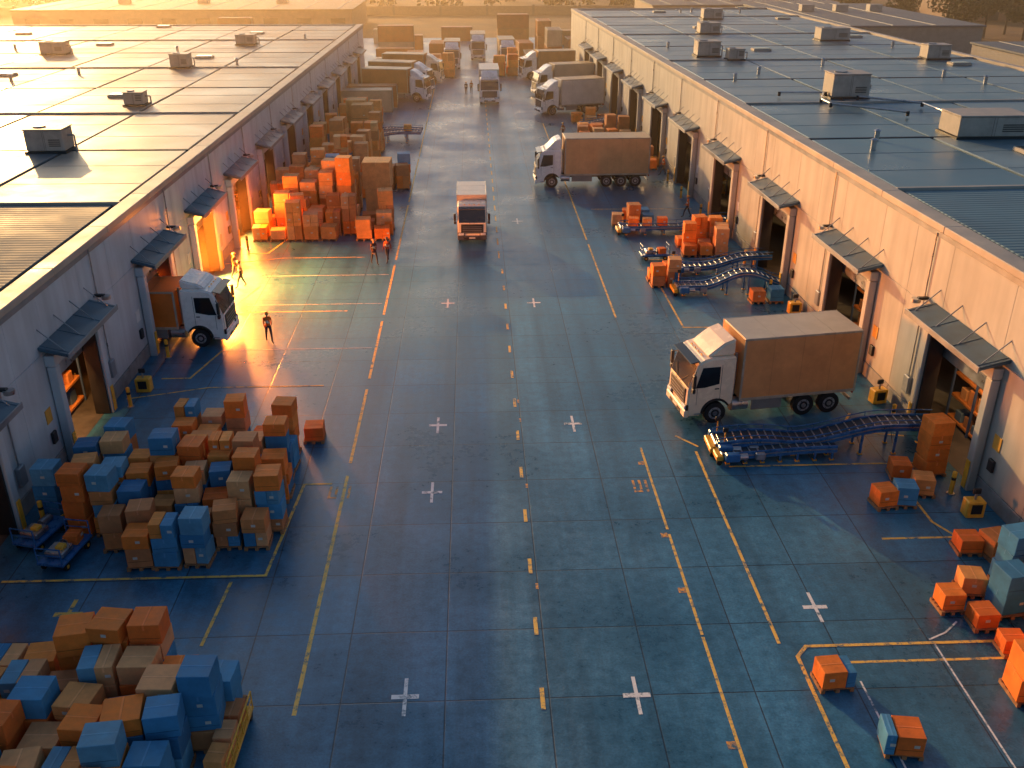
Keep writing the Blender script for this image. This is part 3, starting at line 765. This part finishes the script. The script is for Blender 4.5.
ctrl(18.6,29.4,0); ctrl(18.7,38.9,.2); ctrl(-16.0,41.5,0); ctrl(-15.9,33.6,.1); ctrl(18.3,50.3,0)

# ------------------------------------------------------------------ people
def person(x,y,head,jacket=(.65,.16,.03),trous=(.03,.035,.06),helmet=(.7,.35,.04),st=.28,hh=1.72,arm=.22):
    s=hh/1.76
    J={'pel':(0,0,.96),'bel':(0,0,1.08),'che':(.01,0,1.30),'nb':(.01,0,1.47),'hd':(.03,0,1.56)}
    def leg(sg,a):
        J['h%d'%sg]=(0,sg*.09,.92); J['k%d'%sg]=(a*.55+.05,sg*.10,.50); J['a%d'%sg]=(a if a>0 else a*1.05,sg*.09,.10 if a>0 else .13); J['t%d'%sg]=(a+.17 if a>0 else a*1.05+.15,sg*.11,.035)
    leg(1,st); leg(-1,-st)
    def ar(sg,a):
        J['s%d'%sg]=(0,sg*.165,1.41); J['e%d'%sg]=(a*.35-.03,sg*.22,1.13); J['w%d'%sg]=(a*.8+.08,sg*.21,.91)
    ar(1,-arm); ar(-1,arm)
    rad={'pel':(.135,.11),'bel':(.14,.105),'che':(.16,.115),'nb':(.06,.06),'hd':(.055,.055),'h':(.09,.095),'k':(.062,.065),'a':(.042,.045),'t':(.035,.035),'s':(.062,.062),'e':(.046,.046),'w':(.032,.032)}
    keys=list(J); E=[('pel','bel'),('bel','che'),('che','nb'),('nb','hd')]
    for sg in (1,-1): E+=[('pel','h%d'%sg),('h%d'%sg,'k%d'%sg),('k%d'%sg,'a%d'%sg),('a%d'%sg,'t%d'%sg),('che','s%d'%sg),('s%d'%sg,'e%d'%sg),('e%d'%sg,'w%d'%sg)]
    me=bpy.data.meshes.new('tmp'); me.from_pydata([J[k] for k in keys],[(keys.index(a),keys.index(b)) for a,b in E],[])
    o=bpy.data.objects.new('tmp',me); COLL.objects.link(o)
    md=o.modifiers.new('s','SKIN'); md.use_smooth_shade=True
    if not me.skin_vertices: me.skin_vertices.new()
    for i,k in enumerate(keys):
        r=rad.get(k) or rad[k[0]]; me.skin_vertices[0].data[i].radius=r; me.skin_vertices[0].data[i].use_root=(k=='pel')
    sb=o.modifiers.new('u','SUBSURF'); sb.levels=1; sb.render_levels=1
    dg=bpy.context.evaluated_depsgraph_get(); em=bpy.data.meshes.new_from_object(o.evaluated_get(dg))
    b=B(); skin=(.42,.24,.16)
    vs=[v.co.copy() for v in em.vertices]
    for p in em.polygons:
        c=p.center
        if c.z<.085: col=(.03,.025,.02)
        elif c.z>1.49: col=skin
        elif c.z>.96 or abs(c.y)>.17 and c.z>.88: col=jacket
        else: col=trous
        if abs(c.z-1.2)<.03 and abs(c.y)<.2: col=(.7,.68,.55)
        b.f.append(list(p.vertices)); b.m.append(b.mi(CLOTH)); b.c.append(col); b.sm.append(True)
    b.v=vs
    bpy.data.objects.remove(o)
    def ell(c,r,m,col,n=12):
        vv=[];ff=[]
        for i in range(n+1):
            for j in range(n):
                t=math.pi*i/n; u=2*math.pi*j/n; vv.append((c[0]+r[0]*math.sin(t)*math.cos(u),c[1]+r[1]*math.sin(t)*math.sin(u),c[2]+r[2]*math.cos(t)))
        for i in range(n):
            for j in range(n): ff.append([i*n+j,(i+1)*n+j,(i+1)*n+(j+1)%n,i*n+(j+1)%n])
        b.raw(vv,ff,m,col,True)
    ell((.035,0,1.645),(.098,.078,.118),CLOTH,skin)
    ell((.135,0,1.635),(.018,.014,.022),CLOTH,skin,6)
    for sg in (1,-1):
        ell((.125,sg*.032,1.655),(.008,.012,.008),CLOTH,(.03,.03,.03),6); ell((.03,sg*.08,1.64),(.018,.01,.03),CLOTH,skin,6)
    ell((.123,0,1.592),(.008,.024,.006),CLOTH,(.3,.1,.08),6)
    ell((.02,0,1.675),(.108,.09,.10),CLOTH,(.05,.03,.02)); ell((.025,0,1.70),(.118,.10,.08),PAINT,helmet); b.cyl((.05,0,1.69),.12,.012,'z',PAINT,helmet,n=18)
    for sg in (1,-1):
        w=Vector(J['w%d'%sg]); dn=(w-Vector(J['e%d'%sg])).normalized()
        ell(w+dn*.05,(.03,.018,.045),CLOTH,skin,8)
        for i in range(4):
            q=w+dn*.08+Vector((-.024+.016*i,0,0)); b.seg(q,q+dn*(.05+.012*(i in(1,2)))+Vector((.008,-sg*.008,0)),.008,CLOTH,skin,6,.006)
        q=w+dn*.04+Vector((.025,-sg*.005,0)); b.seg(q,q+dn*.045+Vector((.02,-sg*.01,0)),.009,CLOTH,skin,6,.007)
    return b.obj('worker',(x,y,.004),head,sc=s)
person(-11.16,47.3,R(-65),jacket=(.8,.2,.03)); person(-15.2,57.6,R(-20),jacket=(.16,.05,.02),helmet=(.3,.15,.05)); person(-14.5,56.0,R(200),jacket=(.06,.05,.05),helmet=(.3,.15,.05))
person(-6.7,60.2,R(-60),jacket=(.10,.04,.03),helmet=(.4,.2,.1)); person(-5.85,60.6,R(250),jacket=(.35,.07,.03),helmet=(.2,.1,.06))
person(-.9,131,R(-90),jacket=(.05,.05,.07)); person(-.2,132,R(-90),jacket=(.3,.1,.03)); person(16.3,70.6,R(160)); person(17.0,84.5,R(180)); person(9.4,101,R(220),jacket=(.3,.1,.03))

# ------------------------------------------------------------------ background
def far_wall():
    b=B()
    xx=-260
    while xx<260:
        b.b2(xx+.05,xx+11.95,262,262.5,0,2.2,ANY,(.34,.20,.11)); b.b2(xx-.3,xx+.3,261.8,262.7,0,2.5,ANY,(.25,.16,.10)); xx+=12
    b.obj('perimeter_wall')
far_wall()
def leafmass(b,c,r,n,size,base):
    for _ in range(n):
        while True:
            p=Vector((random.uniform(-1,1),random.uniform(-1,1),random.uniform(-1,1)))
            if .35<p.length<1: break
        q=Vector((c[0]+p.x*r[0],c[1]+p.y*r[1],c[2]+p.z*r[2])); nrm=Vector((random.gauss(0,1),random.gauss(0,1),random.gauss(.4,1))).normalized()
        t=nrm.orthogonal().normalized(); u=nrm.cross(t); s=size*random.uniform(.6,1.3); k=random.uniform(.5,1.4)*(1+.35*p.z)
        b.raw([q+t*s,q+u*s*.7,q-t*s,q-u*s*.7],[[0,1,2,3]],LEAF,tuple(w*k for w in base))
def tree(x,y,H,rr,n=900):
    b=B(); b.cyl((0,0,H*.22),.28,H*.45,'z',BARK,n=8,r2=.16)
    for i in range(6):
        a=i*1.05+random.uniform(-.3,.3); rad=rr*random.uniform(.35,.7); cz=H*random.uniform(.5,.85)
        e=Vector((math.cos(a)*rad,math.sin(a)*rad,cz)); b.seg((0,0,H*.35),e,.1,BARK,n=5,r2=.03)
        leafmass(b,e,(rr*.5,rr*.5,H*.17),n//7,.30,(.10,.09,.025))
    leafmass(b,(0,0,H*.8),(rr*.6,rr*.6,H*.2),n//7,.30,(.10,.09,.025))
    b.obj('broadleaf_tree',(x,y,0))
random.seed(3)
for (x,y,H) in ((96,193,9),(104,200,10),(110,196,8),(100,208,11),(112,207,9),(120,203,9),(92,212,9),(84,218,8)): tree(x,y,H,H*.42,1400)
b=B(); random.seed(4)
for i in range(150):
    x=random.uniform(-230,250); y=random.uniform(272,330); H=random.uniform(4,8.5)
    leafmass(b,(x,y,H*.5),(H*.6,H*.5,H*.5),90,.75,(.08,.06,.02))
    b.cyl((x,y,H*.15),.25,H*.3,'z',BARK,n=5)
b.obj('distant_tree_mass')
def shed(x,y,w,d,h,wc,rc):
    b=B(); b.b2(-w/2,w/2,-d/2,d/2,0,h-.3,ANY,wc); b.b2(-w/2-.3,w/2+.3,-d/2-.3,d/2+.3,h-.299,h,ANY,rc,.04)
    i=-w/2+4
    while i<w/2-2:
        b.b2(i-1.5,i+1.5,-d/2-.06,-d/2-.001,0,3.2,BLACK); b.b2(i-.05,i+.05,-d/2,d/2,h+.001,h+.08,TRIM); i+=7
    for k in range(3): b.box((-w/4+k*w/4,d*.1,h+.6),(2.4,2,1.2),HVAC,bv=.04)
    b.obj('industrial_shed',(x,y,0))
shed(70,185,26,50,6,(.3,.25,.2),(.10,.12,.14)); shed(62,235,44,26,5,(.3,.2,.14),(.12,.12,.13)); shed(-60,228,70,30,5,(.40,.22,.12),(.3,.16,.06)); shed(130,250,30,20,9,(.30,.14,.08),(.16,.08,.05))
shed(-150,170,60,90,6,(.3,.2,.15),(.2,.15,.1)); shed(84,120,20,50,5,(.25,.22,.2),(.09,.11,.13))

# ------------------------------------------------------------------ haze (real air volume over the far half of the site)
hz=bpy.data.materials.new('evening_haze'); hz.use_nodes=True
hn=hz.node_tree; hn.nodes.remove(hn.nodes['Principled BSDF'])
sc_=hn.nodes.new('ShaderNodeVolumeScatter'); sc_.inputs['Density'].default_value=.00155; sc_.inputs['Anisotropy'].default_value=.74; sc_.inputs['Color'].default_value=(1,.72,.42,1)
hn.links.new(sc_.outputs[0],hn.nodes['Material Output'].inputs['Volume'])
b=B(); b.b2(-420,420,55,700,.5,24,hz); b.obj('evening_haze')

# ------------------------------------------------------------------ light
EL,AZ=11.5,-27.0
w=bpy.data.worlds.new('World'); scene.world=w; w.use_nodes=True
nt=w.node_tree; bg=nt.nodes['Background']; sky=nt.nodes.new('ShaderNodeTexSky'); sky.sky_type='NISHITA'; sky.sun_disc=False
sky.sun_elevation=R(EL); sky.sun_rotation=R(AZ%360); sky.dust_density=3.5; sky.ozone_density=2.5
nt.links.new(sky.outputs[0],bg.inputs['Color']); bg.inputs['Strength'].default_value=.15
sl=bpy.data.lights.new('sun','SUN'); sl.energy=5.0; sl.angle=R(.5); sl.color=(1,.53,.18)
so=bpy.data.objects.new('sun',sl); COLL.objects.link(so)
sv=Vector((math.sin(R(AZ))*math.cos(R(EL)),math.cos(R(AZ))*math.cos(R(EL)),math.sin(R(EL)))); so.rotation_euler=sv.to_track_quat('Z','Y').to_euler(); so.location=(-60,120,60)
def area(x,y,z,dirv,pw,sx,sy,col=(1,.30,.05)):
    l=bpy.data.lights.new('doorway_lamp','AREA'); l.shape='RECTANGLE'; l.size=sx; l.size_y=sy; l.energy=pw; l.color=col
    o=bpy.data.objects.new('doorway_lamp',l); COLL.objects.link(o); o.location=(x,y,z); o.rotation_euler=(-Vector(dirv)).to_track_quat('Z','Y').to_euler()
area(-17.1,57.2,2.4,(.72,-.68,-.12),19000,3.2,3.4,(1,.26,.03))
area(-17.1,66.4,2.3,(.85,-.5,-.15),3000,2.8,2.8,(1,.27,.035))
area(-17.9,37.2,4.0,(-.5,0,-.8),480,2.5,.6,(1,.42,.12))
area(-17.6,27.6,4.0,(-.5,0,-.8),150,2.5,.6,(1,.42,.12))
area(-17.4,76.2,3.8,(-.4,0,-.8),500,2.5,.6,(1,.42,.12))
for d in (33.8,44.8,56.2): area(RX-.033*d+.8,d,4.3,(.5,0,-.8),150,2.5,.6,(1,.48,.18))

# ------------------------------------------------------------------ camera
cd=bpy.data.cameras.new('camera'); co=bpy.data.objects.new('camera',cd); COLL.objects.link(co); scene.camera=co
co.location=(0,0,20); co.rotation_euler=(R(90-25.7),0,R(-2.29)); cd.lens=33.22; cd.sensor_width=36; cd.clip_start=.5; cd.clip_end=6000
